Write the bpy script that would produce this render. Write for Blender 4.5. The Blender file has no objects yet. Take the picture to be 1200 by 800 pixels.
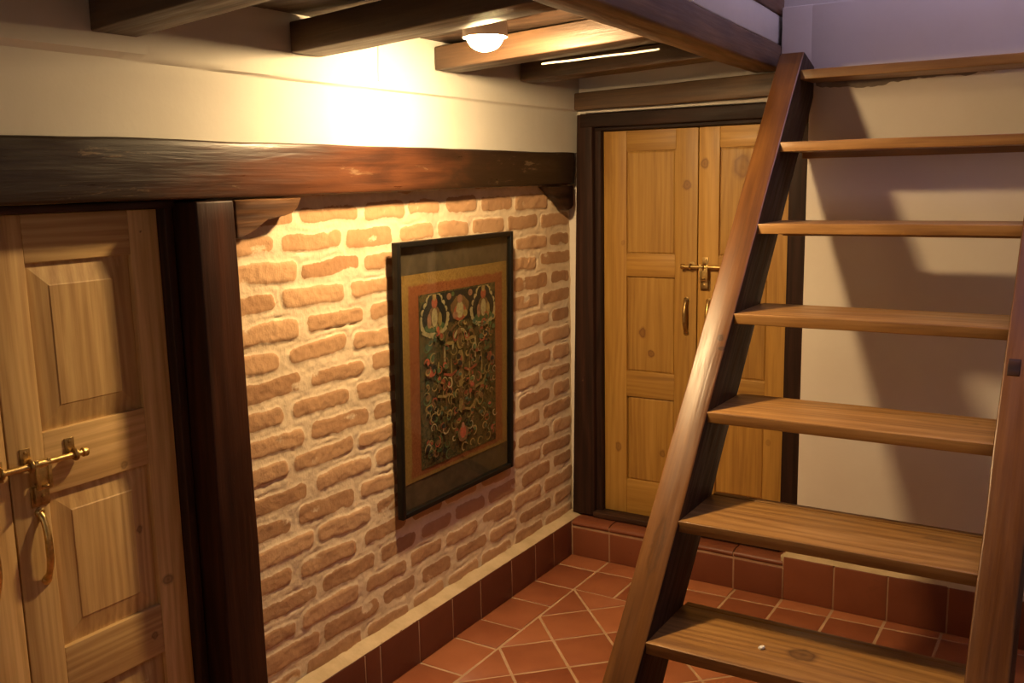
import bpy, bmesh, math, random
from mathutils import Vector, Matrix, noise
random.seed(7)
SC = bpy.context.scene
COL = SC.collection
NV = lambda p: noise.noise_vector(Vector(p))
N1 = lambda p: noise.noise(Vector(p))

# ------------------------------------------------------------------ mesh builder
class MB:
    """collects geometry in world coordinates; build() links it as one mesh object"""
    def __init__(s):
        s.v = []; s.f = []; s.loc = []; s.tint = []; s.mi = []; s.k = 0
    def _add(s, pts, locs, faces, tint=0.5, mi=0):
        b = len(s.v); s.v += [tuple(p) for p in pts]; s.loc += [tuple(l) for l in locs]
        s.tint += list(tint) if isinstance(tint, (list, tuple)) else [tint]*len(pts)
        s.f += [tuple(b+i for i in f) for f in faces]; s.mi += [mi]*len(faces)
    def rbox(s, dims, xf, r=.003, step=.06, amp=0., freq=6., grain=0, tint=None, mi=0):
        """rounded, optionally hewn box; xf maps local metres to world"""
        s.k += 1
        off = Vector((random.uniform(-50, 50), random.uniform(-50, 50), random.uniform(-50, 50)))
        r = min(r, min(dims)*.45)
        L = []
        for d in dims:
            a = [0., r*.35, r]; n = max(1, int((d-2*r)/step))
            n = min(n, 90)
            a += [r+(d-2*r)*i/n for i in range(1, n)]
            a += [d-r, d-r*.35, d]; L.append(a)
        nx, ny, nz = [len(a) for a in L]
        ids = {}; P = []; LO = []
        og = [i for i in range(3) if i != grain]
        def vid(i, j, k):
            key = (i, j, k)
            if key in ids: return ids[key]
            p = Vector((L[0][i], L[1][j], L[2][k]))
            q = Vector([min(max(p[a], r), dims[a]-r) for a in range(3)])
            e = p-q
            if e.length > r: p = q+e*(r/e.length)
            if amp:
                p = p + NV(p*freq*.35+off)*amp + NV(p*freq+off*1.3)*amp*.45
            ids[key] = len(P); P.append(xf(p))
            LO.append((p[grain]+off.x, p[og[0]]+off.y, p[og[1]]+off.z))
            return ids[key]
        F = []
        for i in range(nx-1):
            for j in range(ny-1):
                F.append((vid(i,j,0), vid(i,j+1,0), vid(i+1,j+1,0), vid(i+1,j,0)))
                F.append((vid(i,j,nz-1), vid(i+1,j,nz-1), vid(i+1,j+1,nz-1), vid(i,j+1,nz-1)))
        for i in range(nx-1):
            for k in range(nz-1):
                F.append((vid(i,0,k), vid(i+1,0,k), vid(i+1,0,k+1), vid(i,0,k+1)))
                F.append((vid(i,ny-1,k), vid(i,ny-1,k+1), vid(i+1,ny-1,k+1), vid(i+1,ny-1,k)))
        for j in range(ny-1):
            for k in range(nz-1):
                F.append((vid(0,j,k), vid(0,j,k+1), vid(0,j+1,k+1), vid(0,j+1,k)))
                F.append((vid(nx-1,j,k), vid(nx-1,j+1,k), vid(nx-1,j+1,k+1), vid(nx-1,j,k+1)))
        s._add(P, LO, F, random.random() if tint is None else tint, mi)
    def box(s, lo, hi, grain=None, **kw):
        """axis-aligned rounded box between two corners"""
        lo = Vector(lo); hi = Vector(hi); d = hi-lo
        if grain is None: grain = max(range(3), key=lambda a: d[a])
        s.rbox(tuple(d), lambda p: lo+p, grain=grain, **kw)
    def hexa(s, c, grain=0, **kw):
        """box with 8 free corners c[i][j][k] (trilinear)"""
        c = [[[Vector(c[i][j][k]) for k in (0,1)] for j in (0,1)] for i in (0,1)]
        dx = (c[1][0][0]-c[0][0][0]).length; dy = (c[0][1][0]-c[0][0][0]).length; dz = (c[0][0][1]-c[0][0][0]).length
        def xf(p):
            u, v, w = p.x/dx, p.y/dy, p.z/dz
            r = Vector((0,0,0))
            for i in (0,1):
                for j in (0,1):
                    for k in (0,1):
                        r += c[i][j][k]*((u if i else 1-u)*(v if j else 1-v)*(w if k else 1-w))
            return r
        s.rbox((dx,dy,dz), xf, grain=grain, **kw)
    def tube(s, pts, rad, n=12, sq=None, mi=0, cap=True):
        """swept tube; rad scalar/list; sq = (vector, factor) flattens the section along a vector"""
        pts = [Vector(p) for p in pts]
        rad = rad if isinstance(rad, (list, tuple)) else [rad]*len(pts)
        P = []; F = []
        up = Vector((.13,.37,.92)).normalized()
        for i, p in enumerate(pts):
            t = (pts[min(i+1,len(pts)-1)]-pts[max(i-1,0)]).normalized()
            a = t.cross(up)
            if a.length < .1: a = t.cross(Vector((1,0,0)))
            a.normalize(); b = t.cross(a)
            for k in range(n):
                d = (a*math.cos(2*math.pi*k/n)+b*math.sin(2*math.pi*k/n))*rad[i]
                if sq: ax = Vector(sq[0]).normalized(); d = d - ax*(d.dot(ax))*(1-sq[1])
                P.append(p+d)
        for i in range(len(pts)-1):
            for k in range(n):
                F.append((i*n+k, i*n+(k+1)%n, (i+1)*n+(k+1)%n, (i+1)*n+k))
        if cap:
            F.append(tuple(range(n))[::-1]); F.append(tuple((len(pts)-1)*n+k for k in range(n)))
        s._add(P, [tuple(p) for p in P], F, .5, mi)
    def lathe(s, c, axis, prof, n=24, mi=0):
        """prof = list of (distance along axis, radius)"""
        c = Vector(c); ax = Vector(axis).normalized()
        a = ax.cross(Vector((.31,.2,.9))).normalized(); b = ax.cross(a)
        P = []; F = []
        for h, r in prof:
            for k in range(n):
                P.append(c+ax*h+(a*math.cos(2*math.pi*k/n)+b*math.sin(2*math.pi*k/n))*max(r,1e-5))
        for i in range(len(prof)-1):
            for k in range(n):
                F.append((i*n+k, i*n+(k+1)%n, (i+1)*n+(k+1)%n, (i+1)*n+k))
        F.append(tuple(range(n))[::-1]); F.append(tuple((len(prof)-1)*n+k for k in range(n)))
        s._add(P, [tuple(p) for p in P], F, .5, mi)
    def prism(s, poly, xf, depth, tint=.5, mi=0, r=0.):
        """polygon in local (u,v), extruded along w; xf(u,v,w); r chamfers the top rim"""
        n = len(poly); P = []; F = []
        cx = sum(p[0] for p in poly)/n; cy = sum(p[1] for p in poly)/n
        def ins(p):
            d = math.hypot(p[0]-cx, p[1]-cy)
            f = max(0., 1-r/max(d,1e-4)*1.3); return (cx+(p[0]-cx)*f, cy+(p[1]-cy)*f)
        rings = [[(p[0],p[1],0.) for p in poly], [(p[0],p[1],depth-r) for p in poly]]
        if r: rings += [[(*((p[0]+q[0])/2 for p, q in [(p, ins(p))]), (p[1]+ins(p)[1])/2, depth-r*.3) for p in poly], [(*ins(p), depth) for p in poly]]
        for ring in rings: P += [xf(*q) for q in ring]
        m = len(rings)
        for i in range(m-1):
            for k in range(n): F.append((i*n+k, i*n+(k+1)%n, (i+1)*n+(k+1)%n, (i+1)*n+k))
        F.append(tuple(range(n))[::-1]); F.append(tuple((m-1)*n+k for k in range(n)))
        s._add(P, [(q[0]+tint*7,q[1],q[2]) for ring in rings for q in ring], F, tint, mi)
    def grid(s, nu, nv, fn, tintfn=None, mi=0, flip=False):
        P = []; T = []
        for i in range(nu+1):
            for j in range(nv+1):
                P.append(fn(i/nu, j/nv)); T.append(tintfn(i/nu, j/nv) if tintfn else .5)
        F = []
        for i in range(nu):
            for j in range(nv):
                q = (i*(nv+1)+j, (i+1)*(nv+1)+j, (i+1)*(nv+1)+j+1, i*(nv+1)+j+1)
                F.append(q[::-1] if flip else q)
        s._add(P, [tuple(p) for p in P], F, T, mi)
    def build(s, name, mats, parent=None, smooth=True, recalc=True):
        org = Vector(parent.get('_w', (0,0,0))) if parent else Vector((0,0,0))
        me = bpy.data.meshes.new(name)
        me.from_pydata([tuple(Vector(p)-org) for p in s.v], [], s.f)
        mats = mats if isinstance(mats, (list, tuple)) else [mats]
        for m in mats: me.materials.append(m)
        a = me.attributes.new('loc', 'FLOAT_VECTOR', 'POINT'); a.data.foreach_set('vector', [c for l in s.loc for c in l])
        a = me.attributes.new('tint', 'FLOAT', 'POINT'); a.data.foreach_set('value', [float(t) for t in s.tint])
        me.polygons.foreach_set('material_index', s.mi)
        if recalc:
            bm = bmesh.new(); bm.from_mesh(me); bmesh.ops.recalc_face_normals(bm, faces=bm.faces); bm.to_mesh(me); bm.free()
        me.polygons.foreach_set('use_smooth', [smooth]*len(me.polygons))
        if smooth:
            try: me.set_sharp_from_angle(angle=math.radians(50))
            except Exception: pass
        me.update()
        o = bpy.data.objects.new(name, me); COL.objects.link(o)
        if parent:
            o.parent = parent
            o['_w'] = tuple(org)
        return o

def empty(name, loc):
    o = bpy.data.objects.new(name, None); COL.objects.link(o); o.location = loc; o['_w'] = tuple(loc)
    o.empty_display_size = .1
    return o
def tag(o, label, cat, group=None):
    o['label'] = label; o['category'] = cat; o['kind'] = 'thing'
    if group: o['group'] = group
    return o
def struct(o, label=None, cat=None):
    o['kind'] = 'structure'
    if label: o['label'] = label
    if cat: o['category'] = cat
    return o

# ------------------------------------------------------------------ materials
class NT:
    def __init__(s, name):
        s.m = bpy.data.materials.new(name); s.m.use_nodes = True
        s.t = s.m.node_tree; s.t.nodes.clear()
        s.out = s.n('ShaderNodeOutputMaterial'); s.b = s.n('ShaderNodeBsdfPrincipled')
        s.l(s.b.outputs[0], s.out.inputs[0])
    def n(s, typ, **kw):
        x = s.t.nodes.new(typ)
        for k, v in kw.items(): setattr(x, k, v)
        return x
    def l(s, a, b): s.t.links.new(a, b)
    def attr(s, name, vec=True):
        a = s.n('ShaderNodeAttribute', attribute_name=name); return a.outputs['Vector' if vec else 'Fac']
    def mapping(s, v, scale=(1,1,1), loc=(0,0,0)):
        m = s.n('ShaderNodeMapping'); s.l(v, m.inputs[0]); m.inputs['Scale'].default_value = scale; m.inputs['Location'].default_value = loc
        return m.outputs[0]
    def noise(s, v, scale=5, detail=4, rough=.55, dist=0.):
        x = s.n('ShaderNodeTexNoise'); s.l(v, x.inputs['Vector'])
        x.inputs['Scale'].default_value = scale; x.inputs['Detail'].default_value = detail
        x.inputs['Roughness'].default_value = rough; x.inputs['Distortion'].default_value = dist
        return x.outputs['Fac']
    def ramp(s, fac, stops):
        r = s.n('ShaderNodeValToRGB'); s.l(fac, r.inputs[0]); e = r.color_ramp.elements
        while len(e) < len(stops): e.new(.5)
        for q, (p, c) in zip(e, stops):
            q.position = p; q.color = (*c, 1) if isinstance(c, tuple) else (c, c, c, 1)
        return r.outputs[0]
    def mix(s, fac, a, b, mode='MIX'):
        x = s.n('ShaderNodeMix', data_type='RGBA', blend_type=mode)
        for sock, v in ((x.inputs[0], fac), (x.inputs[6], a), (x.inputs[7], b)):
            if isinstance(v, (int, float)): sock.default_value = v
            elif isinstance(v, tuple): sock.default_value = (*v, 1)
            else: s.l(v, sock)
        return x.outputs[2]
    def math(s, op, a, b=None, c=None):
        x = s.n('ShaderNodeMath', operation=op)
        for i, v in enumerate((a, b, c)):
            if v is None: continue
            if isinstance(v, (int, float)): x.inputs[i].default_value = v
            else: s.l(v, x.inputs[i])
        return x.outputs[0]
    def bump(s, h, strength=.3, dist=.01):
        x = s.n('ShaderNodeBump'); s.l(h, x.inputs['Height']); x.inputs['Strength'].default_value = strength; x.inputs['Distance'].default_value = dist
        s.l(x.outputs[0], s.b.inputs['Normal'])
    def set(s, base=None, rough=None, metal=None, spec=None, coat=None):
        for k, v in (('Base Color', base), ('Roughness', rough), ('Metallic', metal), ('Specular IOR Level', spec), ('Coat Weight', coat)):
            if v is None: continue
            if isinstance(v, (int, float)): s.b.inputs[k].default_value = v
            elif isinstance(v, tuple): s.b.inputs[k].default_value = (*v, 1)
            else: s.l(v, s.b.inputs[k])

def wood(name, dark, mid, light, rough=(.35,.6), fine=1., knots=(), knot_col=(.06,.022,.008), bump=.25, wear=None, coat=0., streak=.5, spec=.5, dark_ends=False):
    """grain runs along the first component of the 'loc' attribute; knots = (world point relative to object, radius, strength)"""
    t = NT(name); loc = t.attr('loc')
    w = t.mapping(loc, (.55, 3.2, 3.2))
    warp = t.noise(w, 1.6, 3, .5)
    g1 = t.noise(t.mapping(loc, (.9, 13*fine, 13*fine)), 1.7, 6, .62, 1.1)
    wv = t.n('ShaderNodeTexWave', wave_type='BANDS', bands_direction='Y'); t.l(t.mapping(loc, (.6, 5*fine, 3*fine)), wv.inputs['Vector'])
    wv.inputs['Scale'].default_value = 2.1; wv.inputs['Distortion'].default_value = 22; wv.inputs['Detail'].default_value = 3; wv.inputs['Detail Scale'].default_value = .5
    f = t.math('ADD', t.math('MULTIPLY', g1, .55), t.math('MULTIPLY', wv.outputs['Fac'], .3*streak))
    f = t.math('ADD', f, t.math('MULTIPLY', warp, .4))
    fine_n = t.noise(t.mapping(loc, (3, 150*fine, 150*fine)), 1., 3, .6)
    f = t.math('ADD', f, t.math('MULTIPLY', t.math('SUBTRACT', fine_n, .5), .35))
    c = t.ramp(f, [(.36, dark), (.55, mid), (.74, light)])
    tint = t.attr('tint', False)
    hs = t.n('ShaderNodeHueSaturation'); t.l(c, hs.inputs['Color'])
    t.l(t.math('ADD', t.math('MULTIPLY', tint, .3), .85), hs.inputs['Value']); c = hs.outputs[0]
    if knots:
        pos = t.n('ShaderNodeTexCoord').outputs['Object']
        nz = t.n('ShaderNodeTexNoise'); t.l(pos, nz.inputs['Vector']); nz.inputs['Scale'].default_value = 28
        vm = t.n('ShaderNodeVectorMath', operation='MULTIPLY_ADD'); t.l(nz.outputs['Color'], vm.inputs[0]); vm.inputs[1].default_value = (.022,)*3; t.l(pos, vm.inputs[2])
        for (kp, kr, ks) in knots:
            kp = tuple(kp); kr3 = kr if isinstance(kr, tuple) else (kr,)*3
            sb = t.n('ShaderNodeVectorMath', operation='SUBTRACT'); t.l(vm.outputs[0], sb.inputs[0]); sb.inputs[1].default_value = tuple(q+.011 for q in kp)
            dv = t.n('ShaderNodeVectorMath', operation='DIVIDE'); t.l(sb.outputs[0], dv.inputs[0]); dv.inputs[1].default_value = kr3
            ln = t.n('ShaderNodeVectorMath', operation='LENGTH'); t.l(dv.outputs[0], ln.inputs[0])
            k = t.ramp(ln.outputs['Value'], [(0., .8*ks), (.3, .5*ks), (.5, .62*ks), (.62, .8*ks), (.78, .3*ks), (1., 0.)])
            c = t.mix(k, c, knot_col)
    if dark_ends:      # darkens toward both ends, redder stretch left in the middle
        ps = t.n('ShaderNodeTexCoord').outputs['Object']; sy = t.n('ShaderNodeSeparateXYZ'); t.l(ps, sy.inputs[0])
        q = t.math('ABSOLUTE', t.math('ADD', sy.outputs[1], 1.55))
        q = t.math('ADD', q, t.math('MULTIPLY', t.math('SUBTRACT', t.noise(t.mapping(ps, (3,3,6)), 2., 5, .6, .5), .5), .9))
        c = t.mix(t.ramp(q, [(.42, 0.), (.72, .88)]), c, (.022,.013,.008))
    if wear:
        wn = t.noise(t.mapping(loc, (1.6, 8, 8)), 3., 9, .75, .4)
        wm = t.ramp(wn, [(wear[0], 0.), (wear[0]+wear[2], 1.)])
        c = t.mix(t.math('MULTIPLY', wm, wear[3] if len(wear) > 3 else .8), c, wear[1])
    t.set(base=c, spec=spec, coat=coat)
    t.b.inputs['Coat Roughness'].default_value = .25
    rn = t.noise(t.mapping(loc, (2, 20, 20)), 2., 4, .6)
    r = t.n('ShaderNodeMapRange'); t.l(rn, r.inputs[0]); r.inputs[3].default_value = rough[0]; r.inputs[4].default_value = rough[1]
    r.inputs[1].default_value = .3; r.inputs[2].default_value = .7
    t.set(rough=r.outputs[0])
    t.bump(t.math('ADD', g1, t.math('MULTIPLY', fine_n, .6)), bump, .004)
    return t.m

def plaster(name, col, col2, scale=2.2, bump=.25):
    t = NT(name); p = t.n('ShaderNodeNewGeometry').outputs['Position']
    n = t.noise(p, scale, 6, .6); n2 = t.noise(p, 26, 5, .6)
    t.set(base=t.ramp(n, [(.35, col), (.7, col2)]), rough=.85, spec=.2)
    t.bump(t.math('ADD', t.math('MULTIPLY', n, 2.), n2), bump, .006)
    return t.m

def plain(name, col, rough=.5, metal=0., spec=.5, nscale=0, amt=.25):
    t = NT(name)
    if nscale:
        p = t.n('ShaderNodeTexCoord').outputs['Object']
        n = t.noise(p, nscale, 5, .6)
        t.set(base=t.ramp(n, [(.3, tuple(c*(1-amt) for c in col)), (.7, tuple(min(1, c*(1+amt)) for c in col))]))
        t.set(rough=t.math('ADD', t.math('MULTIPLY', n, .25), rough-.12))
    else: t.set(base=col, rough=rough)
    t.set(metal=metal, spec=spec); return t.m

def terracotta(name, lo, hi, rough=.45):
    t = NT(name); tint = t.attr('tint', False)
    p = t.n('ShaderNodeNewGeometry').outputs['Position']
    n = t.noise(p, 7, 6, .62); n2 = t.noise(p, 60, 4, .6)
    c = t.ramp(t.math('ADD', t.math('MULTIPLY', tint, .55), t.math('MULTIPLY', n, .6)), [(.25, lo), (.8, hi)])
    c = t.mix(t.ramp(t.noise(p, 14, 5, .7), [(.62, 0.), (.75, .35)]), c, tuple(q*.45 for q in lo))
    t.set(base=c, rough=t.math('ADD', t.math('MULTIPLY', n, .3), rough-.15), spec=.4)
    t.bump(t.math('ADD', n, t.math('MULTIPLY', n2, .4)), .25, .004)
    return t.m

def brick_mat():
    t = NT('old_brick'); m = t.attr('tint', False); loc = t.attr('loc')   # tint = brick mask, loc.x = brick random, loc.y/z = wall metres
    sx = t.n('ShaderNodeSeparateXYZ'); t.l(loc, sx.inputs[0])
    p = t.n('ShaderNodeNewGeometry').outputs['Position']
    n = t.noise(p, 18, 6, .65); n2 = t.noise(p, 90, 4, .6); n3 = t.noise(p, 5, 5, .6)
    b = t.ramp(t.math('ADD', t.math('MULTIPLY', sx.outputs[0], .6), t.math('MULTIPLY', n, .55)), [(.2, (.36,.195,.098)), (.55, (.48,.28,.145)), (.9, (.57,.35,.19))])
    b = t.mix(t.ramp(n3, [(.55, 0.), (.8, .35)]), b, (.5,.33,.2))
    mo = t.ramp(t.math('ADD', t.math('MULTIPLY', n, .5), t.math('MULTIPLY', n3, .5)), [(.3, (.60,.46,.30)), (.65, (.80,.64,.44))])
    e = t.math('ADD', m, t.math('MULTIPLY', t.math('SUBTRACT', n2, .5), .7))
    c = t.mix(t.ramp(e, [(.38, 0.), (.6, 1.)]), mo, b)
    t.set(base=c, rough=.88, spec=.2)
    t.bump(t.math('ADD', n2, t.math('MULTIPLY', n, 1.2)), .35, .005)
    return t.m

M_BRICK = brick_mat()
M_PLASTER = plaster('white_plaster', (.57,.54,.48), (.64,.61,.55), bump=.12)
M_PLASTER_B = plaster('back_wall_plaster', (.70,.63,.55), (.76,.70,.62), bump=.12)
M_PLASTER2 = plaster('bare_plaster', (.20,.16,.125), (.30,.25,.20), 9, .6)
M_MORTAR = plaster('mortar', (.50,.38,.22), (.64,.50,.31), 9, .6)
M_GROUT = plaster('grout', (.44,.27,.15), (.58,.38,.23), 9, .5)
M_GROUT2 = plaster('dark_grout', (.34,.19,.11), (.46,.29,.18), 9, .5)
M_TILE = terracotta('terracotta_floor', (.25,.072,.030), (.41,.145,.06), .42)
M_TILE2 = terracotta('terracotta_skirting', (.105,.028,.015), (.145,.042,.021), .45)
M_TILE3 = terracotta('terracotta_step', (.17,.05,.024), (.24,.075,.034), .42)
M_PINE = wood('pine', (.40,.22,.085), (.55,.335,.135), (.66,.44,.2), (.45,.65), 1.0, bump=.12)
M_PINE_TOP = wood('oiled_pine', (.44,.22,.06), (.56,.31,.085), (.64,.38,.12), (.4,.6), .9, bump=.1, streak=.35)
M_TREAD = wood('tread_wood', (.19,.085,.022), (.33,.165,.045), (.45,.245,.08), (.32,.5), .8, bump=.15)
M_STRING = wood('stringer_wood', (.09,.032,.009), (.145,.055,.014), (.21,.085,.023), (.3,.48), .8, bump=.25)
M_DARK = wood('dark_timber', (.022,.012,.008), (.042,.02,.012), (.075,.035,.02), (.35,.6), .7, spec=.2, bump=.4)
M_FRAME = wood('dark_red_timber', (.014,.007,.005), (.026,.011,.007), (.045,.018,.011), (.5,.7), .7, spec=.2, bump=.3)
M_POST = wood('post_timber', (.020,.007,.004), (.038,.013,.007), (.065,.022,.011), (.38,.58), .7, spec=.2, bump=.35, wear=(.7,(.3,.18,.1),.04,.6))
M_LINTEL = wood('lintel_timber', (.018,.009,.006), (.045,.017,.009), (.095,.034,.015), (.26,.48), .55, bump=.55, wear=(.60,(.22,.15,.09),.05,.55), dark_ends=True, spec=.35)
M_JOIST = wood('joist_timber', (.04,.022,.012), (.075,.04,.02), (.12,.065,.031), (.4,.65), .7, bump=.4)
M_BOARD = wood('ceiling_board', (.04,.022,.013), (.075,.04,.022), (.11,.06,.032), (.5,.7), .7)
M_EDGE = wood('edge_beam_timber', (.07,.04,.028), (.13,.075,.045), (.2,.115,.062), (.45,.7), .7, bump=.4)
M_HEAD = wood('head_beam_timber', (.07,.038,.02), (.13,.07,.032), (.2,.11,.05), (.45,.65), .7, bump=.4)
M_CORBEL = wood('corbel_timber', (.05,.022,.01), (.11,.05,.02), (.19,.09,.035), (.3,.55), .7, bump=.5)
M_BRASS = plain('brass', (.66,.47,.18), .36, 1., nscale=60, amt=.3)
M_BRASS_D = plain('tarnished_brass', (.42,.28,.11), .42, 1., nscale=60, amt=.35)
M_BLACK = plain('black_lacquer', (.008,.007,.006), .4, spec=.25)
M_CLOTH = plain('dark_brocade', (.075,.052,.032), .55, nscale=30, amt=.35)
M_WHITE = plain('white_paint', (.75,.72,.66), .5)
M_CHIP = plain('paint_flake', (.8,.78,.72), .7, nscale=200, amt=.1)

# ------------------------------------------------------------------ floor
FLOOR_X = 3.0; FLOOR_Y = -5.0
mb = MB()
mb.box((-.25, FLOOR_Y-.1, -.12), (FLOOR_X+.1, .2, -.0016), r=.001, step=.5, mi=1)
def clip(poly, a, b, c):          # keep a*x+b*y <= c
    out = []
    for i in range(len(poly)):
        p, q = poly[i], poly[(i+1) % len(poly)]
        dp, dq = a*p[0]+b*p[1]-c, a*q[0]+b*q[1]-c
        if dp <= 0: out.append(p)
        if dp*dq < 0:
            t = dp/(dp-dq); out.append((p[0]+(q[0]-p[0])*t, p[1]+(q[1]-p[1])*t))
    return out
def area(p): return abs(sum(p[i][0]*p[(i+1)%len(p)][1]-p[(i+1)%len(p)][0]*p[i][1] for i in range(len(p)))/2)
GR = .0055
def tile(poly):
    poly = [p for p in poly]
    if len(poly) < 3 or area(poly) < .0008: return
    dz = random.uniform(-.0012, .0012); tx, ty = random.uniform(-.004,.004), random.uniform(-.004,.004)
    cx = sum(p[0] for p in poly)/len(poly); cy = sum(p[1] for p in poly)/len(poly)
    mb.prism(poly, lambda u, v, w: Vector((u, v, -.012+w+dz+(u-cx)*tx+(v-cy)*ty)), .013, random.random(), 0, r=.0018)
def rect(x0, y0, x1, y1, x0b=None):
    tile([(x0+GR,y0+GR),(x1-GR,y0+GR),(x1-GR,y1-GR),(x0+GR,y1-GR)])
ys = [-.02,-.24,-.455,-.65,-.885,-1.062,-1.285]
while ys[-1] > FLOOR_Y: ys.append(ys[-1]-.212)
for a, b in zip(ys, ys[1:]): rect(.02, b, .238, a)
yb = lambda x: -.248+.048*x
xs = [.238,.425,.63,.835,1.035,1.24,1.44]
while xs[-1] < FLOOR_X: xs.append(xs[-1]+.205)
for a, b in zip(xs, xs[1:]):
    tile([(a+GR, yb(a)+GR), (b-GR, yb(b)+GR), (b-GR,-.02), (a+GR,-.02)])
    tile([(a+GR, -.45+GR), (b-GR, -.45+GR), (b-GR, yb(b)-GR), (a+GR, yb(a)-GR)])
D = .297
for i in range(-20, 24):
    for j in range(-2, 24):
        cx = .238+i*D/2; cy = -.45-j*D/2
        if (i+j) % 2 == 0: continue
        h = D/2-GR*1.414
        p = [(cx-h,cy),(cx,cy-h),(cx+h,cy),(cx,cy+h)]
        for (a,b,c) in ((-1,0,-(.238+GR)),(1,0,FLOOR_X),(0,1,-.45-GR),(0,-1,-FLOOR_Y)):
            if p: p = clip(p, a, b, c)
        if p: tile(p)
struct(mb.build('floor', [M_TILE, M_GROUT]))

# ------------------------------------------------------------------ left wall: brick panel
JO = [.0,-.283,-.545,-.79,-1.03,-1.255,-1.515,-1.815,-2.06]
JE = [.0,-.195,-.492,-.74,-.98,-1.20,-1.43,-1.725,-2.06]
BR = {}
rb = random.Random(3)
for k in range(-1, 19):
    z = 1.645-.0853*k
    for a, b in zip(*(lambda J: (J, J[1:]))(JO if k % 2 else JE)):
        BR.setdefault(k, []).append(((a+b)/2+rb.uniform(-.008,.008), z+rb.uniform(-.004,.004), (a-b)/2-.0155+rb.uniform(-.006,.004), .0278+rb.uniform(-.004,.003), rb.random(), rb.uniform(-.03,.03)))
def brick_at(y, z):
    n = NV((y*9, z*9, 1.7)); n2 = NV((y*34, z*34, 5.1)); n3 = NV((y*90, z*90, 2.2))
    yy = y+n.x*.010+n2.x*.0045+n3.x*.0014; zz = z+n.y*.007+n2.y*.0034+n3.y*.0014
    kc = round((1.645-zz)/.0853); best = (9, .5)
    for k in (kc-1, kc, kc+1):
        for (cy, cz, hy, hz, rnd, sl) in BR.get(k, ()):
            dy, dz = abs(yy-cy), abs(zz-cz-(yy-cy)*sl)
            if dy > hy+.04 or dz > hz+.04: continue
            r = .02
            qx, qz = max(dy-hy+r, 0), max(dz-hz+r, 0)
            d = math.hypot(qx, qz)+min(max(dy-hy+r, dz-hz+r), 0)-r
            if d < best[0]: best = (d, rnd)
    return best
WY0, WY1, WZ0, WZ1 = -2.06, .012, .10, 1.78
mb = MB(); nu, nv = 345, 280
P = []; T = []; L = []
for i in range(nu+1):
    y = WY0+(WY1-WY0)*i/nu
    for j in range(nv+1):
        z = WZ0+(WZ1-WZ0)*j/nv
        d, rnd = brick_at(y, z)
        m = min(max((.006-d)/.013, 0), 1); m = m*m*(3-2*m)*min(1, max(.25, 1.45+1.6*N1((y*11, z*19, 6.))))
        lump = N1((y*16, z*16, 3.3)); rough = N1((y*60, z*60, 8.8))
        under = max(0., 1-abs(d-.006)/.007)                       # the pointing sinks at the brick's edge
        h = -.008+.0034*m*(.6+1.0*(rnd-.3))+lump*.0030+rough*.0018-under*.0034*max(0., .25+1.5*N1((y*9, z*9, 2))) + N1((y*3, z*3, 7))*.004
        P.append((h, y, z)); T.append(m); L.append((rnd, y, z))
F = [(i*(nv+1)+j, (i+1)*(nv+1)+j, (i+1)*(nv+1)+j+1, i*(nv+1)+j+1) for i in range(nu) for j in range(nv)]
mb._add(P, L, F, T)
o = mb.build('wall_left', M_BRICK, recalc=False)
struct(o)
# solid masonry behind it and the plastered stretches of the same wall
mb = MB()
mb.box((-.30,-5.0,0), (-.145, .3, 2.2), r=.002, step=.5)
mb.box((-.13,-5.0,0), (.03,-3.28,2.2), r=.002, step=.5)
struct(mb.build('wall_left_core', M_PLASTER))
def upper_wall(u, v):
    y = -5+5.0*u; z = 1.835+(3.4-1.835)*v
    return Vector((.034+N1((y*2,z*2,1))*.003, y, z))
mb = MB()
zl = [1.847,1.853,1.86,1.9,1.94,1.98,2.0,2.015,2.022,2.027,2.030,2.033,2.036,2.05,2.08,2.12,2.16,2.2,2.4,2.8,3.4]
ny = 250
def ux(y, z):
    left = min(max((-y-1.55)/.7, 0), 1)
    zz = z-(.012*N1((y*.9, 0, 4.)))-.008*left
    step = .009+.014*left
    t = min(max((zz-2.027)/.006, 0), 1)
    x = .037+step*t
    if 1.98 < zz < 2.03: x += .004*left
    if z < 1.85: x += .004*N1((y*7, 0, 2))
    return x+.0025*N1((y*2.3, z*5, 1.))
for i in range(ny+1):
    y = -5+5.0*i/ny
    for z in zl: 
        zz = z+(.006*N1((y*4,0,9)) if z < 1.855 else 0)
        mb.v.append((ux(y, zz), y, zz)); mb.loc.append((0,y,z)); mb.tint.append(.5)
nz = len(zl)
for i in range(ny):
    for j in range(nz-1):
        mb.f.append((i*nz+j, (i+1)*nz+j, (i+1)*nz+j+1, i*nz+j+1)); mb.mi.append(0)
struct(mb.build('wall_left_upper', M_PLASTER, recalc=False))

# ------------------------------------------------------------------ back wall, other walls
mb = MB()
mb.box((1.074,-.080,0), (FLOOR_X+.1, .12, 2.36), r=.006, step=.12, amp=.0015, freq=3)
mb.box((.964,-.080,2.136), (1.08, .12, 2.36), r=.004, step=.05, amp=.001, freq=3)
mb.box((-.1, .0, 2.02), (1.074, .12, 2.36), r=.004, step=.12, amp=.0015, freq=3)
mb.box((-.1, .0, 0), (.075, .12, 2.02), r=.004, step=.2)
mb.box((-.2, .121, 0), (FLOOR_X+.1, .30, 2.34), r=.004, step=.4)
mb.box((-.2, .06, 2.35), (FLOOR_X+.1, .30, 3.4), r=.004, step=.3, amp=.002)
struct(mb.build('wall_back', M_PLASTER_B))
mb = MB(); mb.box((FLOOR_X, -5, 0), (FLOOR_X+.12, 0, 3.4), r=.004, step=.5)
struct(mb.build('wall_right', M_PLASTER))
mb = MB(); mb.box((-.3, -5.12, 0), (FLOOR_X+.12, -5.0, 3.4), r=.004, step=.5)
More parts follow.
